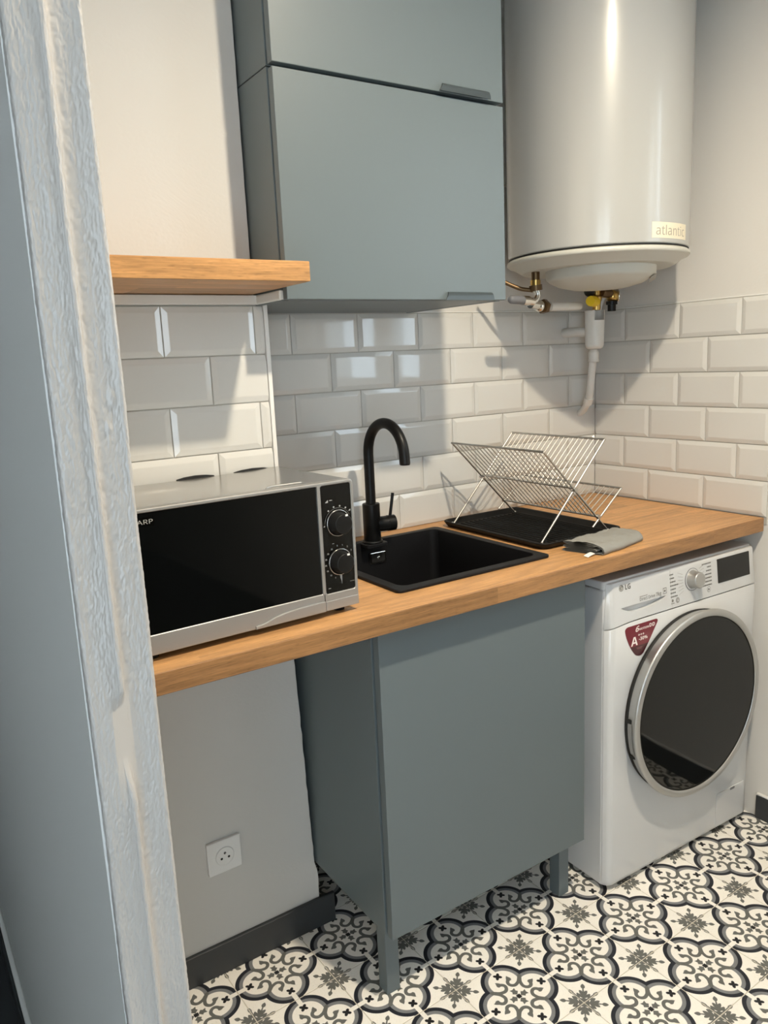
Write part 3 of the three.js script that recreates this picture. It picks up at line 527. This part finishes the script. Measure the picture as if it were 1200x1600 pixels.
// ------------------------------------------------------------------ water heater
{
  const HX = -0.292, HZ = 0.26, R = 0.2475, h = thing('water_heater', 'large white cylindrical water heater hung in the corner above the tiles', 'water heater', [HX, 0, HZ]);
  mesh('tank', lathe([[0, 1.672], [R - 0.006, 1.672], [R - 0.002, 1.6735], [R, 1.677], [R, 2.50], [R - 0.02, 2.55], [0.1, 2.57], [0, 2.57]], 128), M.enamel, h);
  const cap = mesh('bottom_cap', lathe([[0, 1.632], [0.205, 1.632], [0.2105, 1.6345], [0.232, 1.6485], [0.2455, 1.6535], [0.2495, 1.657], [R + 0.002, 1.6645], [R - 0.004, 1.669], [0.1, 1.6705]], 128), M.capPlastic, h);
  const bowl = lathe([[0, 1.578], [0.075, 1.580], [0.115, 1.590], [0.140, 1.603], [0.1490, 1.611], [0.1505, 1.632]], 96);
  mesh('cover', bowl.translate(-0.017, 0, 0.030), M.capPlastic, h);
  mesh('seam', lathe([[R - 0.003, 1.6685], [R - 0.0022, 1.6685], [R - 0.0022, 1.6722], [R - 0.003, 1.6722]], 96), M.dark, h);
  const lab = canvasTex(1024, 280, (g, w, hh) => { g.fillStyle = '#e6dcc4'; g.fillRect(0, 0, w, hh); g.fillStyle = '#a59b8b'; g.font = '232px sans-serif'; g.textAlign = 'center'; g.textBaseline = 'middle'; g.save(); g.translate(w / 2, hh / 2 + 4); g.scale(1.12, 1); g.fillText('atlantic', 0, 0); g.restore(); });
  const a0 = -15.2 * PI / 180, a1 = 17.6 * PI / 180;
  mesh('name_label', grid(24, 1, (u, v) => { const a = a0 + (a1 - a0) * u; return [(R + 0.0006) * Math.sin(a), 1.684 + 0.039 * v, (R + 0.0006) * Math.cos(a)]; }), new THREE.MeshStandardMaterial({ map: lab, roughness: 0.35 }), h);
  const st = mesh('rating_sticker', new THREE.PlaneGeometry(0.06, 0.02), std(0.33, 0.32, 0.29, 0.6), h); st.position.set(0.068, 1.5985, 0.142); st.rotation.set(1.02, 0.42, -0.35, 'YXZ');
  mesh('wall_bracket', span(-0.16, 0.16, 1.9, 1.96, -0.259, -0.235), M.capPlastic, h);
}
// pipework below the heater
{
  const g = thing('safety_valve', 'brass safety valve with yellow cap under the water heater', 'valve');
  mesh('body', mergeGeometries([rod([-0.165, 1.532, 0.15], [-0.165, 1.588, 0.15], 0.0125, 20), new THREE.SphereGeometry(0.0165, 20, 14).translate(-0.165, 1.566, 0.15)]), M.brass, g);
  mesh('arm', mergeGeometries([rod([-0.165, 1.581, 0.15], [-0.095, 1.578, 0.152], 0.0115, 18), new THREE.SphereGeometry(0.0195, 20, 14).translate(-0.095, 1.573, 0.152)]), M.brass, g);
  mesh('inlet', rod([-0.165, 1.585, 0.15], [-0.165, 1.632, 0.15], 0.0125, 18), M.brass, g);
  const y = mesh('yellow_cap', rod([-0.170, 1.557, 0.152], [-0.212, 1.557, 0.168], 0.0145, 22), M.yellow, g); y.userData.label = 'yellow ribbed cap';
  for (let i = 0; i < 14; i++) { const a = i / 14 * 2 * PI; mesh('grip', rod([-0.176, 1.557 + 0.0145 * Math.cos(a), 0.154 + 0.0145 * Math.sin(a)], [-0.210, 1.557 + 0.0145 * Math.cos(a), 0.167 + 0.0145 * Math.sin(a)], 0.0014, 6), M.yellow, y); }
  mesh('black_knob', new THREE.SphereGeometry(0.0165, 20, 14).translate(-0.196, 1.587, 0.150), M.blackPlastic, g);
  mesh('dark_union', rod([-0.158, 1.583, 0.164], [-0.118, 1.580, 0.164], 0.0128, 6), M.bronze, g);
  const b = mesh('black_cap', mergeGeometries([rod([-0.098, 1.528, 0.152], [-0.098, 1.552, 0.152], 0.0125, 20), rod([-0.098, 1.548, 0.152], [-0.098, 1.558, 0.152], 0.0175, 20)]), M.blackPlastic, g); b.userData.label = 'black drain cap';
  mesh('collar', new THREE.TorusGeometry(0.020, 0.0035, 10, 28).rotateY(PI / 2 - 0.3).translate(-0.080, 1.574, 0.152), M.chrome, g);
}
{
  const s = thing('drain_siphon', 'white drain funnel with a bent plastic pipe leading into the tiled corner', 'siphon');
  const cx = -0.148, cz = 0.128;
  const outer = new Brush(lathe([[0, 1.415], [0.018, 1.415], [0.0255, 1.419], [0.0285, 1.428], [0.0305, 1.532], [0.0275, 1.532], [0.0265, 1.500], [0, 1.497]], 40)), win = new Brush(box(0.030, 0.040, 0.05, 0.012, 1.522, 0.026));
  outer.updateMatrixWorld(); win.updateMatrixWorld();
  const fn = new Evaluator(); fn.useGroups = false; mesh('funnel', fn.evaluate(outer, win, SUBTRACTION).geometry.rotateY(-0.75).translate(cx, 0, cz), M.pvc, s);
  mesh('nut', lathe([[0.011, 1.374], [0.0165, 1.374], [0.0175, 1.378], [0.0160, 1.386], [0.0165, 1.390], [0.0170, 1.402], [0.0150, 1.408], [0.011, 1.414]], 8).translate(cx + 0.01, 0, cz - 0.012), M.pvc, s);
  mesh('pipe', tube([[cx + 0.010, 1.41, cz - 0.012], [cx + 0.016, 1.36, cz - 0.022], [cx + 0.022, 1.31, cz - 0.034], [cx + 0.028, 1.262, cz - 0.046], [cx + 0.040, 1.236, cz - 0.068], [cx + 0.058, 1.214, cz - 0.102], [cx + 0.063, 1.206, cz - 0.124]], 0.0115, 60, 14), M.pvc, s);
  mesh('coupling', rod([cx + 0.028, 1.262, cz - 0.046], [cx + 0.036, 1.242, cz - 0.060], 0.0145, 16), M.pvc, s);
  mesh('elbow', tube([[cx - 0.005, 1.468, cz - 0.02], [cx - 0.012, 1.470, cz - 0.055], [cx - 0.010, 1.470, cz - 0.095], [cx - 0.009, 1.470, cz - 0.120]], 0.0150, 30, 14), M.pvc, s);
  mesh('rear_pipe', tube([[cx + 0.045, 1.59, cz + 0.005], [cx + 0.042, 1.55, cz - 0.015], [cx + 0.036, 1.50, cz - 0.03], [cx + 0.022, 1.465, cz - 0.02]], 0.008, 30, 12), M.pvc, s);
}
{
  const s = thing('shutoff_valve', 'chrome shut-off valve with grey lever and pipe left of the safety valve', 'valve');
  mesh('riser', rod([-0.470, 1.604, 0.20], [-0.470, 1.632, 0.20], 0.0115, 18), M.bronze, s);
  mesh('brass_nut', rod([-0.470, 1.596, 0.20], [-0.470, 1.610, 0.20], 0.0150, 6), M.brass, s);
  mesh('nut', rod([-0.468, 1.582, 0.20], [-0.470, 1.597, 0.20], 0.0185, 6), M.bronze, s);
  mesh('elbow', tube([[-0.466, 1.584, 0.20], [-0.462, 1.570, 0.20], [-0.472, 1.556, 0.20], [-0.500, 1.554, 0.20]], 0.0085, 30, 14), M.chrome, s);
  mesh('union', mergeGeometries([rod([-0.498, 1.554, 0.20], [-0.520, 1.555, 0.20], 0.0135, 16), rod([-0.480, 1.552, 0.20], [-0.500, 1.554, 0.20], 0.0115, 16)]), M.chrome, s);
  mesh('lever_grip', mergeGeometries([rod([-0.520, 1.556, 0.20], [-0.560, 1.5575, 0.20], 0.0115, 18), new THREE.SphereGeometry(0.0115, 18, 12).translate(-0.560, 1.5575, 0.20)]), M.greyPlastic, s).userData.label = 'grey lever grip';
  mesh('valve_body', mergeGeometries([rod([-0.485, 1.546, 0.195], [-0.440, 1.541, 0.185], 0.0120, 16), new THREE.SphereGeometry(0.0165, 18, 12).translate(-0.442, 1.541, 0.185)]), M.chrome, s);
  mesh('flange_nut', rod([-0.428, 1.541, 0.182], [-0.412, 1.540, 0.178], 0.0205, 6), M.bronze, s);
  mesh('outer_nut', rod([-0.410, 1.540, 0.178], [-0.394, 1.540, 0.174], 0.0155, 8), M.silver, s);
  mesh('pipe', rod([-0.398, 1.540, 0.175], [-0.215, 1.546, 0.125], 0.0125, 18), M.pvc, s);
  mesh('copper_tail', tube([[-0.560, 1.640, 0.12], [-0.535, 1.612, 0.14], [-0.500, 1.590, 0.17], [-0.475, 1.583, 0.195]], 0.006, 30, 10), M.bronze, s);
}

// ------------------------------------------------------------------ washing machine
{
  const T = 0.025, w = thing('washing_machine', 'white front-loading washing machine with a dark round door under the countertop', 'washing machine', [-0.634, 0, 0.612], -T);
  const W = 0.602, TOPY = 0.848, SPLIT = 0.738;
  mesh('cabinet', span(0, W, 0.016, TOPY - 0.02, -0.555, -0.021, 0.004), M.washer, w);
  mesh('lid', ext(rrect(0.001, W - 0.001, 0.02, 0.552, 0.01), 0.021, 0.003, 2).rotateX(-PI / 2).translate(0, TOPY - 0.0185, -0.001), M.washer, w);
  // front: plan profile with rounded vertical corners, leaning back above the split
  const prof = []; const RC = 0.026;
  prof.push([0.001, -0.020]); for (let i = 0; i <= 8; i++) { const a = PI - i / 8 * PI / 2; prof.push([0.001 + RC + RC * Math.cos(a), -RC + RC * Math.sin(a) + 0.000]); }
  const RR = 0.009;
  for (let i = 1; i < 12; i++) prof.push([RC + (W - RC - RR) * i / 12, 0]);
  for (let i = 0; i <= 8; i++) { const a = PI / 2 - i / 8 * PI / 2; prof.push([W - 0.001 - RR + RR * Math.cos(a), -RR + RR * Math.sin(a)]); } prof.push([W - 0.001, -0.020]);
  const np = prof.length - 1;
  const shell = (rows) => { // rows of [y, inset]; a vertical skin with closed top and bottom
    const f = (u, v) => { const [y, k] = rows[Math.round(v * (rows.length - 1))], p = prof[Math.round(u * np)]; const cx = (p[0] - W / 2) * (1 - k * 2 / W * 0.25) + W / 2; return [cx, y + (rows.dip ? rows.dip(p[0], v) : 0), p[1] - k]; };
    const side = grid(np, rows.length - 1, f), caps = [];
    for (const v of [0, 1]) { const pts = []; for (let i = 0; i <= np; i++) pts.push(f(i / np, v)); const pos = []; for (let i = 1; i < np; i++) { const t = v ? [pts[0], pts[i], pts[i + 1]] : [pts[0], pts[i + 1], pts[i]]; t.forEach((q) => pos.push(...q)); } const c = new THREE.BufferGeometry(); c.setAttribute('position', new THREE.Float32BufferAttribute(pos, 3)); c.computeVertexNormals(); c.setAttribute('uv', new THREE.Float32BufferAttribute(new Float32Array(pos.length / 3 * 2), 2)); caps.push(c); }
    const back = []; { const a = f(0, 0), b = f(1, 0), c = f(1, 1), d = f(0, 1); back.push(...a, ...d, ...c, ...a, ...c, ...b); } const bk = new THREE.BufferGeometry(); bk.setAttribute('position', new THREE.Float32BufferAttribute(back, 3)); bk.computeVertexNormals(); bk.setAttribute('uv', new THREE.Float32BufferAttribute(new Float32Array(12), 2));
    return mergeGeometries([side.toNonIndexed(), ...caps, bk]);
  };
  const dip = (x, v) => -0.012 * Math.exp(-x / 0.03);
  const lowRows = [[0.016, 0.004], [0.020, 0.0012], [0.028, 0], [0.3, 0], [0.6, 0], [SPLIT - 0.003, 0], [SPLIT - 0.001, 0.0012]]; lowRows.dip = (x, v) => (v > 0.8 ? dip(x, v) : 0);
  mesh('front_panel', toCreasedNormals(shell(lowRows), 0.6), M.washer, w);
  const topRows = [[SPLIT + 0.001, 0.0012], [SPLIT + 0.003, 0], [SPLIT + 0.050, 0.0049], [TOPY - 0.016, 0.0095], [TOPY - 0.008, 0.0106], [TOPY - 0.004, 0.0128], [TOPY - 0.003, 0.0158]]; topRows.dip = (x, v) => (v < 0.25 ? dip(x, v) : 0);
  const cpGeo = toCreasedNormals(shell(topRows), 0.6);
  const scoopS = new THREE.Shape(); scoopS.moveTo(0.0445, 0.7790); scoopS.lineTo(0.2150, 0.7785); scoopS.bezierCurveTo(0.200, 0.767, 0.150, 0.7605, 0.112, 0.7605); scoopS.bezierCurveTo(0.085, 0.7605, 0.062, 0.767, 0.0445, 0.7790);
  const cpB = new Brush(cpGeo), scB = new Brush(ext(scoopS, 0.04).translate(0, 0, -0.016)); cpB.updateMatrixWorld(); scB.updateMatrixWorld();
  const fn = new Evaluator(); fn.useGroups = false;
  const cp = mesh('control_panel', fn.evaluate(cpB, scB, SUBTRACTION).geometry, M.washer, w);
  const zf = (y) => -(y - (SPLIT + 0.003)) * 0.1044, tilt = -0.104;
  mesh('drawer_recess', ext(scoopS, 0.002).translate(0, 0, -0.0165), M.washer, cp);
  mesh('drawer_seam', span(-0.0004, 0.0004, -0.050, 0.050, -0.002, 0.0004), std(0.50, 0.50, 0.49, 0.6), cp);
  { const q = cp.children[cp.children.length - 1]; q.position.set(0.2356, 0.790, zf(0.790) + 0.0001); q.rotation.x = tilt; }
  // printing
  const pr = decal('printed_legend', 0.56, 0.100, 3400, (g, W2, H2) => {
    const X = (x) => (x - 0.02) / 0.56 * W2, Y = (y) => H2 - (y - 0.738) / 0.100 * H2; g.fillStyle = '#4a4a48'; g.strokeStyle = '#4a4a48';
    // round face emblem and initials
    const ex0 = X(0.0505), ey0 = Y(0.8290); g.beginPath(); g.arc(ex0, ey0, 28, 0, 2 * PI); g.fillStyle = '#6b6a67'; g.fill(); g.strokeStyle = '#cfccc4'; g.lineWidth = 4; g.beginPath(); g.arc(ex0, ey0, 20, -0.1, 1.55 * PI); g.stroke(); g.beginPath(); g.moveTo(ex0, ey0 - 12); g.lineTo(ex0, ey0 + 9); g.lineTo(ex0 + 10, ey0 + 9); g.moveTo(ex0 + 2, ey0); g.lineTo(ex0 + 20, ey0); g.stroke();
    g.fillStyle = '#55544f'; g.textBaseline = 'middle'; g.textAlign = 'left'; g.font = 'bold 62px sans-serif'; g.fillText('LG', X(0.0625), Y(0.8290));
    g.font = '38px sans-serif'; g.fillText('Direct Drive', X(0.1135), Y(0.7870)); g.font = '46px sans-serif'; g.fillText('7kg', X(0.1755), Y(0.7880));
    g.fillStyle = '#8c8a84'; g.fillRect(X(0.1145), Y(0.7950), 100, 5); g.strokeStyle = '#6b6a67'; g.lineWidth = 4; g.strokeRect(X(0.2045), Y(0.7985), 42, 48); g.beginPath(); g.arc(X(0.2045) + 21, Y(0.7985) + 25, 10, 0, 2 * PI); g.fillStyle = '#6b6a67'; g.fill();
    g.translate(X(0.3225) - X(0.316), Y(0.8006) - Y(0.805));
    // programme list: tiny lines of text both sides of the dial
    g.font = '24px sans-serif'; g.fillStyle = '#5c5b57'; g.strokeStyle = '#aaa79f'; g.lineWidth = 2;
    const bars = (x0, y, n, dir) => { let x = X(x0); for (let k = 0; k < n; k++) { const w = 5 + (k * 7 + n * 3) % 6; g.fillRect(dir > 0 ? x : x - w, Y(y) - 7 + (k % 3), w, 13 - (k % 3) * 2); x += dir * (w + 2.5); } };
    [5, 6, 8, 11, 8, 7, 9].forEach((n, i) => { const y = 0.8325 - i * 0.0098; bars(0.226, y, n, 1); g.beginPath(); g.moveTo(X(0.258), Y(y)); g.lineTo(X(0.278), Y(0.803 + (y - 0.803) * 0.75)); g.stroke(); });
    [13, 6, 8, 9, 10, 9, 14].forEach((n, i) => { const y = 0.8365 - i * 0.0098; bars(0.396, y, n, -1); g.beginPath(); g.moveTo(X(0.366), Y(y)); g.lineTo(X(0.346), Y(0.806 + (y - 0.806) * 0.75)); g.stroke(); });
    g.lineWidth = 5; g.strokeStyle = '#77756f'; g.beginPath(); g.arc(X(0.252), Y(0.7615), 22, 0, 2 * PI); g.stroke(); g.beginPath(); g.arc(X(0.252), Y(0.7615), 11, 0.9, 2 * PI); g.stroke(); g.beginPath(); g.arc(X(0.382), Y(0.7655), 24, 0, 2 * PI); g.lineWidth = 3; g.stroke(); g.fillStyle = '#3a3a38'; g.fillRect(X(0.382) - 9, Y(0.7655) - 10, 7, 20); g.beginPath(); g.moveTo(X(0.382) + 1, Y(0.7655) - 10); g.lineTo(X(0.382) + 13, Y(0.7655)); g.lineTo(X(0.382) + 1, Y(0.7655) + 10); g.fill();
    g.fillStyle = '#77756f'; g.beginPath(); g.arc(X(0.232), Y(0.7635), 13, 0, 2 * PI); g.fill(); g.fillRect(X(0.226), Y(0.757), 44, 6); g.fillRect(X(0.42), Y(0.8385), 270, 4);
  }, cp); pr.position.set(0.30, 0.788, zf(0.788) + 0.0005); pr.rotation.x = tilt;
  const disp = mesh('display', ext(rrect(-0.0715, 0.0715, -0.0335, 0.0335, 0.002), 0.003, 0.0006, 1), M.blackGlass, cp); disp.position.set(0.5015, 0.8020, zf(0.8020) - 0.0016); disp.rotation.x = tilt;
  const dial = new THREE.Group(); dial.name = 'dial'; dial.position.set(0.3225, 0.8006, zf(0.8006) - 0.0003); dial.rotation.x = tilt; w.add(dial);
  mesh('dial_ring', lathe([[0, 0], [0.0300, 0], [0.0302, 0.001], [0.0292, 0.0018], [0.0270, 0.0018], [0, 0.0018]], 48).rotateX(PI / 2), M.washer, dial);
  mesh('ring_line', new THREE.TorusGeometry(0.0296, 0.0009, 8, 64).translate(0, 0, 0.0014), M.greyPlastic, dial);
  mesh('knob', lathe([[0, 0.027], [0.0185, 0.027], [0.0205, 0.0260], [0.0215, 0.024], [0.0225, 0.006], [0.0245, 0.003], [0.025, 0.0015], [0, 0.0015]], 64).rotateX(PI / 2), M.silver, dial);
  // energy sticker
  const stS = new THREE.Shape(); stS.moveTo(-0.064, 0.026); stS.bezierCurveTo(-0.066, 0.034, -0.062, 0.040, -0.052, 0.0405); stS.lineTo(0.056, 0.0405); stS.bezierCurveTo(0.066, 0.0405, 0.068, 0.034, 0.064, 0.027); stS.bezierCurveTo(0.050, 0.004, 0.032, -0.030, 0.012, -0.058); stS.bezierCurveTo(0.004, -0.069, -0.014, -0.069, -0.024, -0.058); stS.bezierCurveTo(-0.044, -0.035, -0.060, 0.004, -0.064, 0.026);
  const stG = new THREE.ShapeGeometry(stS, 16), sp = stG.attributes.position, su = stG.attributes.uv; for (let i = 0; i < sp.count; i++) su.setXY(i, (sp.getX(i) + 0.07) / 0.14, (sp.getY(i) + 0.075) / 0.125);
  const stT = canvasTex(896, 800, (g, w2, h2) => { g.fillStyle = '#701929'; g.fillRect(0, 0, w2, h2); g.fillStyle = '#43181f'; g.fillRect(0, 520, w2, 280); g.fillStyle = '#f1e9e4'; g.textBaseline = 'alphabetic';
    g.font = 'italic bold 165px sans-serif'; g.fillText('6', 285, 215); g.font = 'bold 62px sans-serif'; g.fillText('MOTION', 385, 200); g.font = 'bold 112px sans-serif'; g.fillText('DD', 645, 198);
    g.font = 'bold 262px sans-serif'; g.fillText('A', 190, 500); g.font = 'bold 100px sans-serif'; g.fillText('+++', 362, 330); g.font = 'bold 98px sans-serif'; g.fillText('-30%', 385, 420); g.fillStyle = '#8a5a60'; g.fillRect(330, 560, 150, 10); g.fillRect(350, 585, 110, 10); });
  const sk = mesh('energy_sticker', stG, new THREE.MeshStandardMaterial({ map: stT, roughness: 0.3 }), w); sk.position.set(0.1165, 0.6935, 0.0006); sk.scale.set(0.94, 0.80, 1); sk.userData.label = 'dark red sticker';
  // door
  const door = new THREE.Group(); door.name = 'door'; door.position.set(0.309, 0.467, 0.002); w.add(door);
  mesh('gasket', lathe([[0.234, 0.0], [0.2515, 0.0], [0.2535, 0.006], [0.2500, 0.012], [0.234, 0.012]], 96).rotateX(PI / 2), M.dark, door);
  mesh('rim', lathe([[0.238, 0.009], [0.2500, 0.009], [0.2515, 0.011], [0.2565, 0.029], [0.2600, 0.035], [0.2598, 0.039], [0.2560, 0.0425], [0.2490, 0.0435], [0.2430, 0.0420], [0.2412, 0.039]], 128).rotateX(PI / 2), M.silver, door);
  mesh('glass', lathe([[0, 0.0395], [0.10, 0.0394], [0.19, 0.0390], [0.236, 0.0386], [0.2415, 0.0382], [0.2415, 0.032], [0, 0.032]], 128).rotateX(PI / 2), M.doorGlass, door);
  mesh('door_grip', grid(14, 3, (u, v) => { const a = PI * 1.045 - 0.18 + 0.36 * u, r = 0.2532 + 0.0045 * v; return [r * Math.cos(a), r * Math.sin(a), 0.011 + 0.017 * v]; }), Object.assign(M.silverPaint.clone(), { side: THREE.DoubleSide }), door);
  for (const a of [PI * 1.045 - 0.205, PI * 1.045 + 0.205]) mesh('grip_gap', box(0.004, 0.011, 0.020, 0, 0, 0).rotateY(-0.26).translate(0.2548, 0, 0.0195).rotateZ(a), M.dark, door);
  // service flap with its slot
  const fl = mesh('service_flap', ext(rrect(0.455, 0.585, 0.024, 0.1285, 0.004), 0.0028, 0.001, 2).translate(0, 0, -0.0008), M.washer, w);
  mesh('coin_slot', ext(rrect(0.516, 0.538, 0.1200, 0.1275, 0.0035), 0.002).translate(0, 0, 0.0006), M.greyPlastic, fl);
  mesh('side_recess', new THREE.TorusGeometry(0.055, 0.0025, 8, 24, 1.6).rotateZ(PI * 1.05).rotateY(-PI / 2).translate(0.0005, 0.205, -0.105), M.washer, w);
  for (const x of [0.05, W - 0.05]) for (const z of [-0.06, -0.50]) mesh('foot', lathe([[0, 0], [0.02, 0], [0.021, 0.012], [0, 0.014]], 20).translate(x, 0, z), M.dark, w);
}
// ------------------------------------------------------------------ wall socket
{
  const s = thing('wall_socket', 'square white wall socket low on the left wall below the countertop', 'socket', [-1.534, 0.300, JUT]);
  mesh('plate', ext(rrect(-0.041, 0.041, -0.041, 0.041, 0.003), 0.010, 0.002, 2), M.outlet, s);
  const f = mesh('insert', lathe([[0, 0.0124], [0.0205, 0.0124], [0.0222, 0.0116], [0.0226, 0.0098], [0, 0.0098]], 48).rotateX(PI / 2), M.outlet, s);
  for (const [x, y] of [[-0.0088, -0.0035], [0.0088, -0.0035], [0, 0.0085]]) mesh('hole', new THREE.CylinderGeometry(0.0030, 0.0030, 0.0010, 14).rotateX(PI / 2).translate(x, y, 0.0122), M.dark, f);
  mesh('earth_pin', rod([0, 0.0085, 0.0100], [0, 0.0085, 0.0140], 0.0015, 12), M.greyPlastic, f);
}
// ------------------------------------------------------------------ ceiling lamp (above the frame; lights the room)
{
  const l = thing('ceiling_lamp', 'small round white downlight on the kitchen ceiling', 'lamp', [LAMP.x, 0, LAMP.z]);
  mesh('trim_ring', lathe([[0.0475, CEIL - 0.0005], [0.0490, CEIL - 0.0270], [0.0505, CEIL - 0.0285], [0.0545, CEIL - 0.0280], [0.056, CEIL - 0.025], [0.058, CEIL - 0.0005], [0.0475, CEIL - 0.0005]], 64), M.whitePaint, l);
  mesh('lamp_glass', lathe([[0, CEIL - 0.0075], [0.044, CEIL - 0.0065], [0.0455, CEIL - 0.003], [0, CEIL - 0.003]], 48), M.bulb, l);
}
renderer.render(scene, camera);
